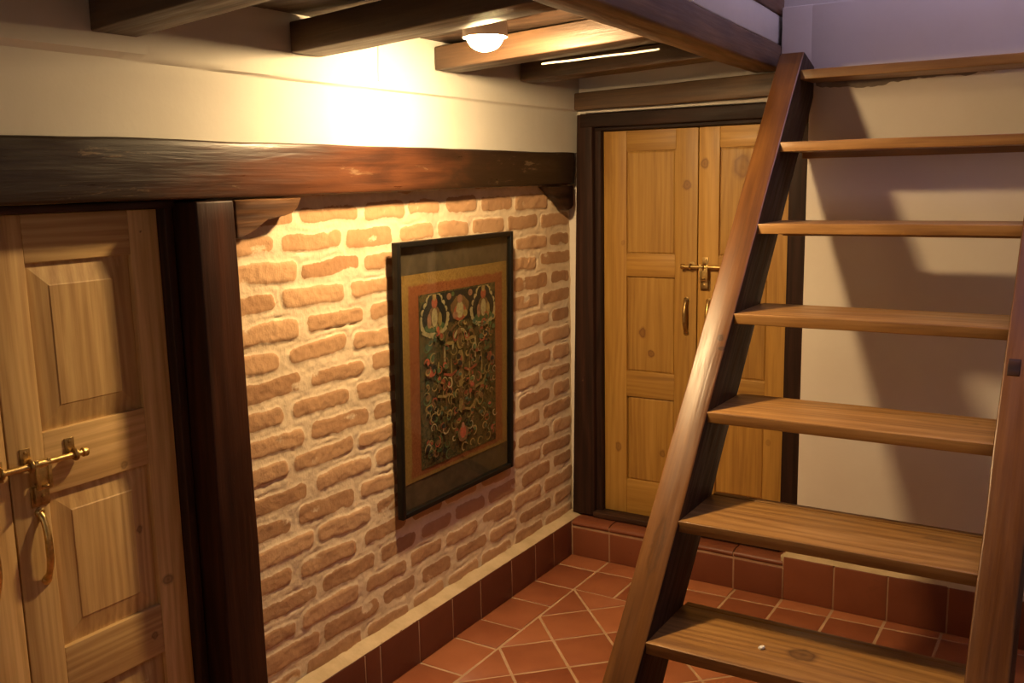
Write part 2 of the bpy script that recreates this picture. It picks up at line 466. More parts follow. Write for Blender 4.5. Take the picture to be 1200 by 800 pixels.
struct(mb.build('wall_front', M_PLASTER))
# rough scar of plaster on the wall under the top tread
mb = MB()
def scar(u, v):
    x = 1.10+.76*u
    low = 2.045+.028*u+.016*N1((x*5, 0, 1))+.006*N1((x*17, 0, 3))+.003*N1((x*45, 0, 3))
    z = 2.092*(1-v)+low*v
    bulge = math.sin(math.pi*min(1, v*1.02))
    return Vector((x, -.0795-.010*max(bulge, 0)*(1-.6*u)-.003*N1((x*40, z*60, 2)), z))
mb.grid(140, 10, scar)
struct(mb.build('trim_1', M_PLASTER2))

# ------------------------------------------------------------------ skirting along the brick
mb = MB()
by = [-.118,-.29,-.452,-.648,-.882,-1.075,-1.285,-1.502,-1.582]
while by[-1] > -2.0: by.append(max(by[-1]-.21, -2.008))
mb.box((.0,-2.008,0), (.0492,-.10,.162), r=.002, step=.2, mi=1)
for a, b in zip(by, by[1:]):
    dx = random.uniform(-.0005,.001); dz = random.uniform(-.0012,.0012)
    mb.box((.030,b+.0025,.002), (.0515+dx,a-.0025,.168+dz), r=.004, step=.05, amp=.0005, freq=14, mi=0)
def ledge(u, v):
    y = -2.008+1.99*u
    x = .0500-.056*v+.0015*N1((y*18, v*3, 1))*(1-v)
    z = .1685+.014*v+.0035*N1((y*12, v*4, 2))*(.3+v)+.002*N1((y*40, v*8, 2))*(.3+v)
    return Vector((x, y, z))
mb.grid(180, 8, ledge, mi=2)
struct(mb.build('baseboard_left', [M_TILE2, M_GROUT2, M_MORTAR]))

# ------------------------------------------------------------------ tiled step under the back door, skirting beyond it
mb = MB()
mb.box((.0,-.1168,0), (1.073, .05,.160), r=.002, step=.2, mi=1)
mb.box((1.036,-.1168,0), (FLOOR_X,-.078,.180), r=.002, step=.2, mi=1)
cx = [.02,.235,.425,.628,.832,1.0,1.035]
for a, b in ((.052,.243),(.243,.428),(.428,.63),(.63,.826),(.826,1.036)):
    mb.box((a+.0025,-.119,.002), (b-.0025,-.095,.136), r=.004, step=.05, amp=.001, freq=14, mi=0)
    # bull-nosed tread tile
    pts = [(.045,.1665),(-.085,.1725)]+[(-.085-.037*math.sin(t), .1545+.018*math.cos(t)) for t in [i*math.pi/12 for i in range(13)]]+[(-.085,.1365),(.045,.1365)]
    n = len(pts); x0, x1 = a+.003, b-.003; nn = 12
    PP = [Vector((x0+(x1-x0)*i/nn, p[0], p[1]+.0015*N1((x0+(x1-x0)*i/nn*6, p[0]*9, p[1]*9)))) for i in range(nn+1) for p in pts]
    FF = [(i*n+k, i*n+(k+1)%n, (i+1)*n+(k+1)%n, (i+1)*n+k) for i in range(nn) for k in range(n)]+[tuple(range(n)), tuple(nn*n+k for k in range(n))[::-1]]
    mb._add(PP, [tuple(p) for p in PP], FF, random.random(), 0)
xx = [1.036,1.24,1.445,1.66]
while xx[-1] < FLOOR_X-.2: xx.append(xx[-1]+.207)
for a, b in zip(xx, xx[1:]):
    mb.box((a+.0025,-.119,.002), (b-.0025,-.100,.188+random.uniform(-.002,.002)), r=.004, step=.05, amp=.001, freq=14, mi=0)
def ledge2(u, v):
    x = 1.036+(FLOOR_X-1.036)*u
    return Vector((x, -.117+.040*v-.003*N1((x*20,v*3,5))*(1-v),  .187+.008*v+.002*N1((x*14,v*4,2))))
mb.grid(220, 6, ledge2, mi=2)
mb.box((1.026,-.116,.125), (1.05,-.08,.190), r=.006, step=.01, amp=.004, freq=60, mi=2)
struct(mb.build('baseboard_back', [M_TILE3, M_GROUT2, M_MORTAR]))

# ------------------------------------------------------------------ ceiling / loft edge
ex = lambda y: .955-.0615*y           # room-side face of the loft edge
mb = MB(); y = 0.0
while y > -5:
    w = random.uniform(.14,.22); y1 = max(y-w, -5)
    mb.box((.05,y1+.002,2.212+random.uniform(0,.003)), (ex(y)-.03, y-.002, 2.236), grain=0, r=.002, step=.2, amp=.001)
    y = y1
struct(mb.build('ceiling', M_BOARD))
ex = lambda y: .955-.0615*y           # room-side face of the loft edge
mb = MB()
mb.hexa([[[(ex(-5)-.12,-5,2.225),(ex(-5)-.12,-5,2.335)],[(ex(-5)-.012,-5,2.225),(ex(-5)-.012,-5,2.335)]],
         [[(ex(-.004)-.12,-.004,2.225),(ex(-.004)-.12,-.004,2.335)],[(ex(-.004)-.012,-.004,2.225),(ex(-.004)-.012,-.004,2.335)]]], r=.006, step=.1, amp=.003, freq=4)
struct(mb.build('trim_2', M_PLASTER))
mb = MB()
mb.hexa([[[(ex(-5)-.10,-5,2.337),(ex(-5)-.10,-5,2.46)],[(ex(-5)-.006,-5,2.337),(ex(-5)-.006,-5,2.46)]],
         [[(ex(-.004)-.10,-.004,2.337),(ex(-.004)-.10,-.004,2.46)],[(ex(-.004)-.006,-.004,2.337),(ex(-.004)-.006,-.004,2.46)]]], r=.006, step=.1, amp=.002)
struct(mb.build('trim_3', M_STRING))

# ------------------------------------------------------------------ timbers
def beam_yx(name, mat, xa, ya, za, xb, yb_, zb, w, h, label, cat, group, **kw):
    """timber running along X; (x, near edge y, bottom z) at both ends"""
    m = MB()
    m.hexa([[[(xa,ya,za),(xa,ya,za+h)],[(xa,ya+w,za),(xa,ya+w,za+h)]],
            [[(xb,yb_,zb),(xb,yb_,zb+h)],[(xb-.0615*w,yb_+w,zb),(xb-.0615*w,yb_+w,zb+h)]]], r=.0045, step=.045, amp=.0035, freq=5, **kw)
    return tag(m.build(name, mat), label, cat, group)
G = 'ceiling joists under the loft floor'
tj = lambda y: ex(y)-.125
beam_yx('ceiling_joist', M_JOIST, .052,-2.412,2.088, tj(-2.56),-2.565,2.106, .125, .102, 'dark brown joist end nearest the pine door with brass bolt, top left', 'joist', G)
beam_yx('ceiling_joist', M_JOIST, .052,-1.772,2.104, tj(-1.92),-1.92,2.122, .13, .086, 'dark timber joist just left of the glowing ceiling lamp', 'joist', G)
beam_yx('ceiling_joist', M_JOIST, .052,-1.078,2.116, tj(-1.21),-1.215,2.130, .13, .078, 'brown joist just behind the glowing lamp with a pale cable along its edge', 'joist', G)
beam_yx('ceiling_joist', M_JOIST, .060,-.525,2.116, tj(-.57),-.575,2.138, .12, .07, 'dark joist closest to the back wall, above the double door', 'joist', G)
m = MB()
m.hexa([[[(ex(-4.9)-.12,-4.9,2.10),(ex(-4.9)-.12,-4.9,2.208)],[(ex(-4.9),-4.9,2.10),(ex(-4.9),-4.9,2.222)]],
        [[(ex(-.01)-.12,-.01,2.132),(ex(-.01)-.12,-.01,2.208)],[(ex(-.01),-.01,2.132),(ex(-.01),-.01,2.222)]]], r=.010, step=.05, amp=.005, freq=5)
tag(m.build('ceiling_edge_beam', M_EDGE), 'long hewn loft edge beam carrying the joists, ending behind the ladder top', 'beam')
# lintel over brick and left door
m = MB()
lint = lambda y: 1.70+.012*min(max((y+1.9)/1.6, 0), 1)-.03*min(max((-2.0-y)/1.2, 0), 1)*.2
def lx(p):
    y = -3.272+p.x
    t = min(max((y+1.9)/1.8, 0), 1)
    x = -.125+p.y*(1+ -.006*t/.175)
    zb = lint(y); zt = 1.850+.004*N1((y*2,0,7))
    return Vector((x, y, zb+(zt-zb)*p.z/.15))
m.rbox((3.234,.175,.15), lx, r=.009, step=.035, amp=.0035, freq=6, grain=0)
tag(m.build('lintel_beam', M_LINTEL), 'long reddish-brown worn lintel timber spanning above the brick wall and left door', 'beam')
# post
m = MB()
m.hexa([[[(-.125,-2.147,0.002),(-.125,-2.147,1.693)],[(-.125,-2.012,0.002),(-.125,-2.012,1.693)]],
        [[(.05,-2.147,0.002),(.05,-2.147,1.693)],[(.05,-2.008,0.002),(.05,-2.018,1.693)]]], r=.006, step=.05, amp=.0022, freq=6, grain=2)
tag(m.build('timber_post', M_POST), 'dark red-brown square post between the pine door and the brick wall', 'post')
# corbel brackets
def corbel(poly, x0, x1, mat, label):
    m = MB(); n = len(poly); P = []; F = []; L = []
    xs_ = [x0, x0+.004, (x0+x1)/2, x1-.004, x1]
    cy = sum(p[0] for p in poly)/n; cz = sum(p[1] for p in poly)/n
    off = random.uniform(0, 9)
    for q, x in enumerate(xs_):
        ins = .004 if q in (0, 4) else 0
        for p in poly:
            d = math.hypot(p[0]-cy, p[1]-cz); f = 1-ins/d
            P.append(Vector((x, cy+(p[0]-cy)*f, cz+(p[1]-cz)*f))+NV((p[0]*20+off, p[1]*20, x*9))*.0018); L.append((p[0]+off, p[1], x))
    for i in range(4):
        for k in range(n): F.append((i*n+k, i*n+(k+1)%n, (i+1)*n+(k+1)%n, (i+1)*n+k))
    F += [tuple(range(n))[::-1], tuple(4*n+k for k in range(n))]
    m._add(P, L, F, .6)
    return tag(m.build('corbel_bracket', mat), label, 'bracket', 'carved brackets under the lintel')
def dens(poly, n=5):
    out = []
    for i in range(len(poly)):
        a, b = poly[i], poly[(i+1)%len(poly)]
        out += [(a[0]+(b[0]-a[0])*t/n, a[1]+(b[1]-a[1])*t/n) for t in range(n)]
    return out
corbel(dens([(-2.012,1.694),(-2.012,1.59),(-1.985,1.594),(-1.955,1.605),(-1.925,1.622),(-1.895,1.636),(-1.86,1.640),(-1.825,1.644),(-1.795,1.652),(-1.772,1.668),(-1.757,1.694)], 3), .002, .047, M_CORBEL, 'brown carved corbel under the lintel, fixed to the dark post')
corbel(dens([(-.30,1.704),(-.262,1.684),(-.235,1.664),(-.205,1.652),(-.18,1.638),(-.155,1.616),(-.13,1.603),(-.10,1.598),(-.07,1.606),(-.055,1.62),(-.055,1.706)], 3), .004, .043, M_DARK, 'small blackened corbel under the lintel in the corner by the double door')
# timber above the back door
m = MB()
m.hexa([[[(.048,-.052,2.030),(.048,-.052,2.104)],[(.048,-.004,2.030),(.048,-.004,2.104)]],
        [[(1.0,-.052,2.036),(1.0,-.052,2.128)],[(1.0,-.004,2.036),(1.0,-.004,2.128)]]], r=.006, step=.04, amp=.003, freq=6)
tag(m.build('door_head_beam', M_HEAD), 'brown timber fixed to the wall just above the dark double door frame', 'beam')

# ------------------------------------------------------------------ doors
def leaf(root, P, w, z0, z1, panels, stile, thick, mat, knots=(), raised=True, name='door_leaf'):
    """P(u,v,d): u across the leaf, v height, d outwards from the wall. panels=[(u0,u1,v0,v1)]"""
    m = MB()
    def bx(u0, u1, v0, v1, d0, d1, grain, r=.0022):
        m.rbox((u1-u0, v1-v0, d1-d0), lambda p: P(u0+p.x, v0+p.y, d0+p.z), r=r, step=.12, amp=.0004, freq=8, grain=grain)
    us = sorted(set([p[0] for p in panels])); ue = sorted(set([p[1] for p in panels]))
    u0, u1 = us[0], ue[-1]
    bx(0, u0, z0, z1, -thick, 0, 1); bx(u1, w, z0, z1, -thick, 0, 1)
    vs = [z0]+[q for p in sorted(panels, key=lambda p: p[2]) for q in (p[2], p[3])]+[z1]
    for a, b in zip(vs[0::2], vs[1::2]): bx(u0, u1, a, b, -thick, -.0006, 0)
    o = m.build(name, mat, root)
    for (a, b, c, d) in panels:
        q = MB(); s = .055 if raised else .006; dep = .014 if raised else .012; fld = .003 if raised else .007
        off = (random.uniform(-9,9), random.uniform(-9,9))
        pts = []; L = []
        for (ins, dd) in ((-.006,-dep-.004),(0,-dep),(.004,-dep),(s,-fld-.0018),(s+.003,-fld)):
            for (u, v) in ((a+ins,c+ins),(b-ins,c+ins),(b-ins,d-ins),(a+ins,d-ins)):
                pts.append(P(u, v, dd)); L.append((v+off[0], u+off[1], dd))
        F = []
        for i in range(4):
            for k in range(4): F.append((i*4+k, i*4+(k+1)%4, (i+1)*4+(k+1)%4, (i+1)*4+k))
        F.append((16,17,18,19))
        q._add(pts, L, F, random.random())
        q.build('door_panel', mat, o, smooth=False)
    return o
def pull(root, P, u, vt, vb, out, mat, name='door_handle', s=1.):
    m = MB(); n = 22; pts = []; rad = []
    for i in range(n+1):
        t = i/n; v = vt+(vb-vt)*t
        d = out*min(1, (math.sin(math.pi*t)**.55)*1.05)+.002
        pts.append(P(u, v, d)); rad.append(s*(.0066+.0028*math.sin(math.pi*t)+(.0022 if t < .08 or t > .92 else 0)))
    m.tube(pts, rad, 12)
    nrm = (P(0,0,1)-P(0,0,0)).normalized()
    for v, sg in ((vt, 1), (vb, -1)):
        c = P(u, v+sg*.004, 0)
        m.lathe(c, nrm, [(0,.0125*s),(.003,.0125*s),(.005,.009*s),(.008,.007*s)], 16)
        m.lathe(P(u, v+sg*.008, .0045), nrm, [(0,.003),(.002,.0028),(.003,.001)], 10)
    return m.build(name, mat, root)
def bolt(leaf_o, P, ua, ub, v, uk, mat, mat2, s=1., flip=1):
    """sliding rod bolt from ua to ub with keepers at uk and a hasp hanging from it"""
    nrm = (P(0,0,1)-P(0,0,0)).normalized()
    m = MB(); n = 24
    m.tube([P(ua+(ub-ua)*i/n, v, .022) for i in range(n+1)], .0074*s, 12)
    du = 1 if ub > ua else -1
    m.lathe(P(ub, v, .022), (P(1,0,0)-P(0,0,0))*du, [(-.002,.007*s),(0,.0115*s),(.011,.0115*s),(.015,.007*s)], 14)
    o = m.build('door_bolt', mat, leaf_o)
    for k in uk:
        q = MB()
        q.rbox((.026*s,.052*s,.003), lambda p, k=k: P(k-.013*s+p.x, v-.012+p.y, p.z), r=.0012, step=.02)
        ring = [P(k, v+.0115*s*math.cos(t), .022+.0115*s*math.sin(t)) for t in [i*2*math.pi/16 for i in range(17)]]
        q.tube(ring, .0052*s, 8, cap=False)
        q.rbox((.014*s,.012,.014), lambda p, k=k: P(k-.007*s+p.x, v-.006+p.y, p.z), r=.002, step=.02)
        q.lathe(P(k, v+.030*s, .003), nrm, [(0,.0042),(.0015,.004),(.0025,.0015)], 10)
        q.build('bolt_keeper', mat2, leaf_o)
    return o
def hasp(leaf_o, P, u, v, mat, mat2, s=1.):
    m = MB()
    w = .040*s
    m.rbox((w,.066*s,.003), lambda p: P(u-w/2+p.x, v-.062*s+p.y, .026+p.z), r=.001, step=.03)       # slotted flap: upper band
    for (a, b, c, d) in ((-.020,-.011,-.062,.012),(.011,.020,-.062,.012)):
        m.rbox(((b-a)*s,(d-c)*s,.004), lambda p, a=a, c=c: P(u+a*s+p.x, v+c*s+p.y, .0275+p.z), r=.001, step=.03)
    m.tube([P(u-.020*s, v, .022), P(u+.020*s, v, .022)], .0105*s, 14)
    o = m.build('hasp', mat, leaf_o)
    q = MB()
    q.rbox((.046*s,.050*s,.004), lambda p: P(u-.023*s+p.x, v-.108*s+p.y, p.z), r=.0015, step=.03)
    q.tube([P(u+.008*s*math.cos(t), v-.052*s, .004+.036*math.sin(t)) for t in [i*math.pi/10 for i in range(11)]], .0035*s, 8)
    q.rbox((.036*s,.044*s,.012), lambda p: P(u-.018*s+p.x, v-.100*s+p.y, .004+p.z), r=.003, step=.02)
    q.lathe(P(u, v-.082*s, .016), (P(0,0,1)-P(0,0,0)).normalized(), [(0,.005*s),(.002,.005*s),(.003,.002*s)], 10)
    q.build('hasp_staple', mat2, leaf_o)
    return o

# --- left door (door_1), double leaf, only its right leaf wholly in view
R1 = empty('door_1', (-.07,-2.64,0)); struct(R1, 'pale pine panelled double door with brass bolt beside the dark post', 'door')
PL = lambda y0: (lambda u, v, d: Vector((-.07+d, y0+u, v)))
knL = [((0,.335,.83),.017,.8),((.0,.40,.66),.022,.8),((0,.345,.52),.014,.8),((0,.30,1.02),.014,.6),((0,.405,1.62),.006,.9),((0,.372,1.60),.006,.9),((0,.03,1.62),.006,.9)]
M_PINE_L = wood('pine_left_door', (.42,.245,.09), (.56,.36,.145), (.68,.47,.21), (.45,.65), 1.0, knots=knL, bump=.12)
P0 = PL(-2.644)
lf = leaf(R1, P0, .466, .03, 1.676, [(.090,.378,1.155,1.562),(.090,.378,.60,1.0),(.090,.378,.13,.46)], .09, .036, M_PINE_L)
pull(lf, P0, .062, .960, .796, .024, M_BRASS)
bolt(lf, P0, -.10, .175, 1.088, (.040,.155), M_BRASS, M_BRASS_D)
hasp(lf, P0, .066, 1.088, M_BRASS, M_BRASS_D)
P1 = PL(-3.116)
lf2 = leaf(R1, P1, .468, .03, 1.676, [(.09,.378,1.155,1.562),(.09,.378,.60,1.0),(.09,.378,.13,.46)], .09, .036, M_PINE_L)
pull(lf2, P1, .405, .960, .796, .024, M_BRASS)
m = MB(); m.rbox((.03,.05,.004), lambda p: P1(.425+p.x, 1.062+p.y, p.z), r=.001, step=.03)
m.tube([P1(.44, 1.088+.0115*math.cos(t), .022+.0115*math.sin(t)) for t in [i*2*math.pi/16 for i in range(17)]], .0042, 8, cap=False)
m.build('bolt_keeper', M_BRASS_D, lf2)
m = MB()
m.box((-.125,-2.176,.0), (-.040,-2.149,1.69), grain=2, r=.003, step=.1, amp=.001)
m.build('door_jamb', M_DARK, R1)
m = MB(); m.box((-.125,-3.15,.0), (-.02,-3.12,1.69), grain=2, r=.003, step=.1, amp=.001); m.build('door_jamb', M_DARK, R1)
m = MB(); m.box((-.125,-3.15,1.678), (-.03,-2.149,1.697), grain=1, r=.003, step=.1, amp=.001); m.build('door_head', M_DARK, R1)
m = MB(); m.box((-.125,-3.27,.0), (.045,-3.155,1.693), grain=2, r=.006, step=.1, amp=.002); m.build('door_post', M_POST, R1)
m = MB(); m.box((-.13,-3.12,.0), (.0,-2.177,.028), grain=1, r=.004, step=.1, amp=.001); m.build('threshold', M_DARK, R1)

# --- back door (door_2)
R2 = empty('door_2', (.57,.0,.2)); struct(R2, 'yellow pine double door with brass bolt and handles in dark frame behind the ladder', 'door')
PB = lambda x0: (lambda u, v, d: Vector((x0+u, .02-d, v)))
rel = lambda x, z: (x-.57, .02, z-.2)
kn = [(rel(.341,1.052),(.022,.03,.032),1.),(rel(.383,.958),(.018,.03,.024),1.),(rel(.548,1.699),(.026,.03,.03),.9),(rel(.626,1.786),(.022,.03,.028),.9),(rel(.785,1.77),(.055,.04,.065),.75),(rel(.227,.513),(.016,.03,.03),.8),(rel(.439,.505),(.016,.03,.022),.8),(rel(.25,1.45),(.012,.03,.015),.5),(rel(.92,.62),(.014,.03,.02),.5)]
M_PINE_B = wood('pine_back_door', (.30,.145,.028), (.41,.215,.042), (.49,.275,.062), (.4,.6), .9, knots=kn, knot_col=(.13,.04,.012), bump=.1, streak=.35)
PA = PB(.156)
pb_ = [(.110,.336,1.402,1.848),(.113,.338,.872,1.302),(.118,.340,.362,.756)]
lb = leaf(R2, PA, .440, .200, 1.937, pb_, .11, .036, M_PINE_B, raised=False)
PBR = PB(.600)
lb2 = leaf(R2, PBR, .391, .200, 1.937, [(.090,.300,1.402,1.850),(.090,.300,.880,1.302),(.090,.300,.362,.80)], .09, .036, M_PINE_B, raised=False)
pull(lb, PA, .395, 1.205, 1.070, .024, M_BRASS_D)
pull(lb2, PBR, .052, 1.205, 1.070, .024, M_BRASS)
bolt(lb2, PBR, .17, -.055, 1.355, (.035,.12), M_BRASS, M_BRASS_D)
hasp(lb2, PBR, .035, 1.355, M_BRASS, M_BRASS_D, .95)
m = MB(); m.rbox((.026,.04,.004), lambda p: PA(.405+p.x, 1.335+p.y, p.z), r=.001, step=.03)
m.tube([PA(.418, 1.355+.0105*math.cos(t), .022+.0105*math.sin(t)) for t in [i*2*math.pi/16 for i in range(17)]], .0042, 8, cap=False)
m.build('bolt_keeper', M_BRASS_D, lb)
m = MB()   # left jamb leans a little
m.hexa([[[(.013,-.036,.176),(.052,-.036,2.012)],[(.013,.055,.176),(.052,.055,2.012)]],
        [[(.128,-.036,.176),(.126,-.036,2.012)],[(.128,.055,.176),(.126,.055,2.012)]]], grain=2, r=.005, step=.05, amp=.0018)
m.box((.120,-.008,.176), (.154,.058,1.97), grain=2, r=.003, step=.1, amp=.0008)
m.build('door_jamb', M_FRAME, R2)
m = MB(); m.box((.992,-.03,.176), (1.072,.058,1.97), grain=2, r=.004, step=.06, amp=.0012); m.build('door_jamb', M_FRAME, R2)
m = MB(); m.box((.067,-.038,1.955), (1.072,.055,2.014), grain=0, r=.005, step=.05, amp=.0018)
m.box((.120,-.010,1.939), (1.05,.055,1.957), grain=0, r=.003, step=.1, amp=.0008)
m.build('door_head', M_FRAME, R2)
m = MB(); m.box((.125,-.046,.1735), (1.0,.055,.199), grain=0, r=.004, step=.05, amp=.0015); m.build('threshold', M_DARK, R2)

# ------------------------------------------------------------------ ladder stair
SX, SY, SZ, DY, DZ, SX2 = 1.094, -.28, 2.113, -.2242, -.2696, 1.863
R = empty('ladder_stair', (1.48,-2.0,0)); tag(R, 'steep open wooden ladder stair leaning on the white back wall', 'stair')
def stringer(x0, x1, mat):
    m = MB()
    tf, tb = (-.232,2.172), (-.088,2.132); bf, bb = (-2.037,.0025), (-1.765,.0025)
    # profile (y,z): front edge straight to the floor, back edge meets the wall and drops below the top
    kb = (-.088, 2.018)
    def prof(s, t):
        f = (tf[0]+(bf[0]-tf[0])*s, tf[1]+(bf[1]-tf[1])*s)
        if s < .06: u = s/.06; b = (tb[0]+(kb[0]-tb[0])*u, tb[1]+(kb[1]-tb[1])*u)
        else: u = (s-.06)/.94; b = (kb[0]+(bb[0]-kb[0])*u, kb[1]+(bb[1]-kb[1])*u)
        return f[0]+(b[0]-f[0])*t, f[1]+(b[1]-f[1])*t
    Ls = 2.82
    def xf(p):
        y, z = prof(p.x/Ls, p.y/.2)
        return Vector((x0+p.z, y, z))
    m.rbox((Ls,.2,x1-x0), xf, r=.006, step=.04, amp=.0028, freq=5, grain=0)
    o = m.build('stringer', [mat, M_DARK], R)       # side faces take the darker timber, the rest keep the given wood
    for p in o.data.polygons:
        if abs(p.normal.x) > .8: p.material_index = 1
    return o
def relL(x, y, z): return (x-1.48, y+2.0, z)
fy = lambda z: SY+(z-SZ)*DY/DZ
knS = [(relL(1.070,fy(1.235),1.235),(.016,.03,.012),1.1),(relL(1.085,fy(1.205),1.205),(.02,.012,.008),1.2),(relL(1.05,fy(.70),.70),(.022,.12,.14),.55)]
M_STRING_L = wood('stringer_wood_left', (.095,.034,.008), (.155,.06,.014), (.235,.098,.024), (.28,.45), .8, knots=knS, knot_col=(.035,.015,.008), bump=.25)
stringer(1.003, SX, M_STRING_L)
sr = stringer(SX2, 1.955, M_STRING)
m = MB(); zc = 1.213; yc = fy(zc)
nrm = Vector((0, -DZ, DY)).normalized()*-1 if False else Vector((0,-.769,.639))
tang = Vector((0, DY, DZ)).normalized()
m.rbox((.030,.052,.012), lambda p: Vector((1.872+p.x, yc, zc))+tang*(p.y-.026)+nrm*(p.z-.0095), r=.002, step=.01, amp=.0008, freq=50)
m.build('tenon', M_DARK, sr)
knT = {6: [((1.475-1.48,-1.49+2.0,.495),(.048,.042,.03),1.)], 5: [((1.75-1.48,-1.20+2.0,.765),(.05,.02,.03),.6)], 4: [((1.80-1.48,-.975+2.0,1.03),(.02,.02,.01),.5)]}
tone = {}
for i in range(8):
    y0, z1 = SY+DY*i, SZ+DZ*i
    if i == 0: z1 -= .010
    mat = M_TREAD
    if i in knT: mat = wood('tread_wood_knotted', (.19,.085,.022), (.33,.165,.045), (.45,.245,.08), (.32,.5), .8, knots=knT[i], bump=.15)
    m = MB(); dep = .268 if i else .186
    sag = random.uniform(-.003,.003)
    m.hexa([[[(SX-.004,y0,z1-.033),(SX-.004,y0,z1)],[(SX-.004,y0+dep,z1-.033),(SX-.004,y0+dep,z1)]],
            [[(SX2+.004,y0,z1-.033+sag),(SX2+.004,y0,z1+sag)],[(SX2+.004,y0+dep,z1-.033),(SX2+.004,y0+dep,z1)]]], r=.003, step=.05, amp=.0014, freq=5, grain=0)
    tr = m.build('tread', mat, R)
    if i:
        m = MB(); zz = .003*(i == 5)
        m.box((SX+.002,y0+dep+.0015,z1-.054), (SX2-.002,y0+dep+.026,z1+zz-.001), grain=0, r=.002, step=.05, amp=.001, freq=8)
        m.build('back_batten', mat, tr)
# flake lying on a tread
m = MB()
cz = SZ+DZ*6+.0005
m.prism([(.0,-.009),(.007,-.005),(.009,.004),(.002,.010),(-.006,.006),(-.008,-.003)], lambda u, v, w: Vector((1.372+u, -1.507+v, cz+w+u*.2)), .006, r=.002)
tag(m.build('paint_flake', M_CHIP), 'tiny white flake of plaster lying on the lowest visible tread', 'flake')

# ------------------------------------------------------------------ framed scroll painting
PY0, PY1, PZ0, PZ1 = -1.328, -.588, .553, 1.533
tilt = .022
def PP(y, z, d):      # leans out slightly at the top
    s = (z-PZ0)/(PZ1-PZ0)
    return Vector((.007+tilt*s+d, y, z))
R3 = empty('framed_painting', (.02,-.958,PZ0)); tag(R3, 'tall religious scroll painting with orange border in thin black frame on the brick wall', 'picture')
m = MB(); fw = .019
for (a, b, c, d, g) in ((PY0,PY0+fw,PZ0,PZ1,1),(PY1-fw,PY1,PZ0,PZ1,1),(PY0+fw,PY1-fw,PZ0,PZ0+fw,0),(PY0+fw,PY1-fw,PZ1-fw,PZ1,0)):
    m.rbox((b-a,d-c,.026), lambda p, a=a, c=c: PP(a+p.x, c+p.y, p.z), r=.003, step=.1, grain=g)
m.build('frame', M_BLACK, R3)
def sheet(y0, y1, z0, z1, d, mat, name, parent, amp=.0012, th=.0012, nu=24, nv=30):
    m = MB(); off = random.uniform(0, 20)
    f = lambda u, v: PP(y0+(y1-y0)*u, z0+(z1-z0)*v, d+amp*N1((u*5*(y1-y0)*3+off, v*5*(z1-z0)*3, 0)))
    m.grid(nu, nv, f)
    b = lambda u, v: PP(y0+(y1-y0)*u, z0+(z1-z0)*v, d-th)
    m.grid(1, 1, b, flip=True)
    return m.build(name, mat, parent, recalc=False)
sheet(PY0+.010, PY1-.010, PZ0+.010, PZ1-.010, .005, M_CLOTH, 'cloth_mount', R3)
def border_mat():
    t = NT('silk_border'); p = t.n('ShaderNodeTexCoord').outputs['Object']
    n = t.noise(p, 22, 5, .6); n2 = t.noise(p, 130, 3, .6)
    # orange-red inner band, yellow outer band (real dyed bands, measured from the panel)
    s = t.n('ShaderNodeSeparateXYZ'); t.l(p, s.inputs[0])
    ay = t.math('ABSOLUTE', t.math('SUBTRACT', s.outputs[1], .010)); az = t.math('ABSOLUTE', t.math('SUBTRACT', s.outputs[2], .475))
    q = t.math('MAXIMUM', t.math('SUBTRACT', ay, .298), t.math('SUBTRACT', az, .343))
    q = t.math('ADD', q, t.math('MULTIPLY', t.math('SUBTRACT', n, .5), .02))
    red = t.ramp(n2, [(.3, (.19,.05,.018)), (.7, (.29,.10,.038))]); yel = t.ramp(n2, [(.3, (.21,.115,.032)), (.7, (.32,.185,.055))])
    t.set(base=t.mix(t.ramp(q, [(.0, 0.), (.008, 1.)]), red, yel), rough=.6, spec=.3)
    t.bump(n2, .2, .002); return t.m
sheet(-1.302, -.613, .668, 1.416, .0075, border_mat(), 'silk_border', R3)
# the painted cloth: dark green ground, generic figures, palace bars and scrolls in flat paint
def ground_mat():
    t = NT('painted_ground'); p = t.n('ShaderNodeTexCoord').outputs['Object']
    n = t.noise(p, 34, 5, .7, 1.5); n2 = t.noise(p, 70, 4, .7, 2.)
    c = t.ramp(n, [(.28, (.018,.02,.012)), (.45, (.05,.045,.02)), (.55, (.12,.075,.03)), (.66, (.055,.075,.03)), (.8, (.2,.13,.05))])
    c = t.mix(t.ramp(n2, [(.62, 0.), (.7, .8)]), c, (.27,.17,.07))
    c = t.mix(t.ramp(t.noise(p, 48, 3, .6, 1.), [(.66, 0.), (.72, .7)]), c, (.22,.05,.03))
    t.set(base=c, rough=.6, spec=.3); return t.m
CY0, CY1, CZ0, CZ1 = -1.195, -.700, .700, 1.340
cv = sheet(CY0, CY1, CZ0, CZ1, .0095, ground_mat(), 'canvas', R3)
pm = [plain('paint_'+n, c, .6, nscale=90, amt=.3) for n, c in (('gold',(.28,.19,.065)),('cream',(.34,.27,.14)),('green',(.07,.11,.045)),('red',(.3,.07,.035)),('black',(.014,.014,.012)),('brown',(.14,.075,.03)),('pink',(.27,.125,.075)),('teal',(.05,.085,.055)))]
GO, CR, GN, RD, BK, BN, PK, TL = range(8)
m = MB(); CW = CY1-CY0; CH = CZ1-CZ0; lay = [0]
rp = random.Random(11)
def cp(u, v, d): return PP(CY0+CW*u, CZ0+CH*v, .0110+d)
def blob(cu, cv_, ru, rv, mi, n=14, wob=.0):
    lay[0] += 1; d = .00002*lay[0]
    pts = [(cu+ru*math.cos(t)*(1+wob*math.sin(5*t)), cv_+rv*math.sin(t)*(1+wob*math.sin(7*t))) for t in [2*math.pi*k/n for k in range(n)]]
    m._add([cp(min(max(u,.01),.99), min(max(v,.008),.992), d) for u, v in pts], [(0,0,0)]*n, [tuple(range(n))], .5, mi)
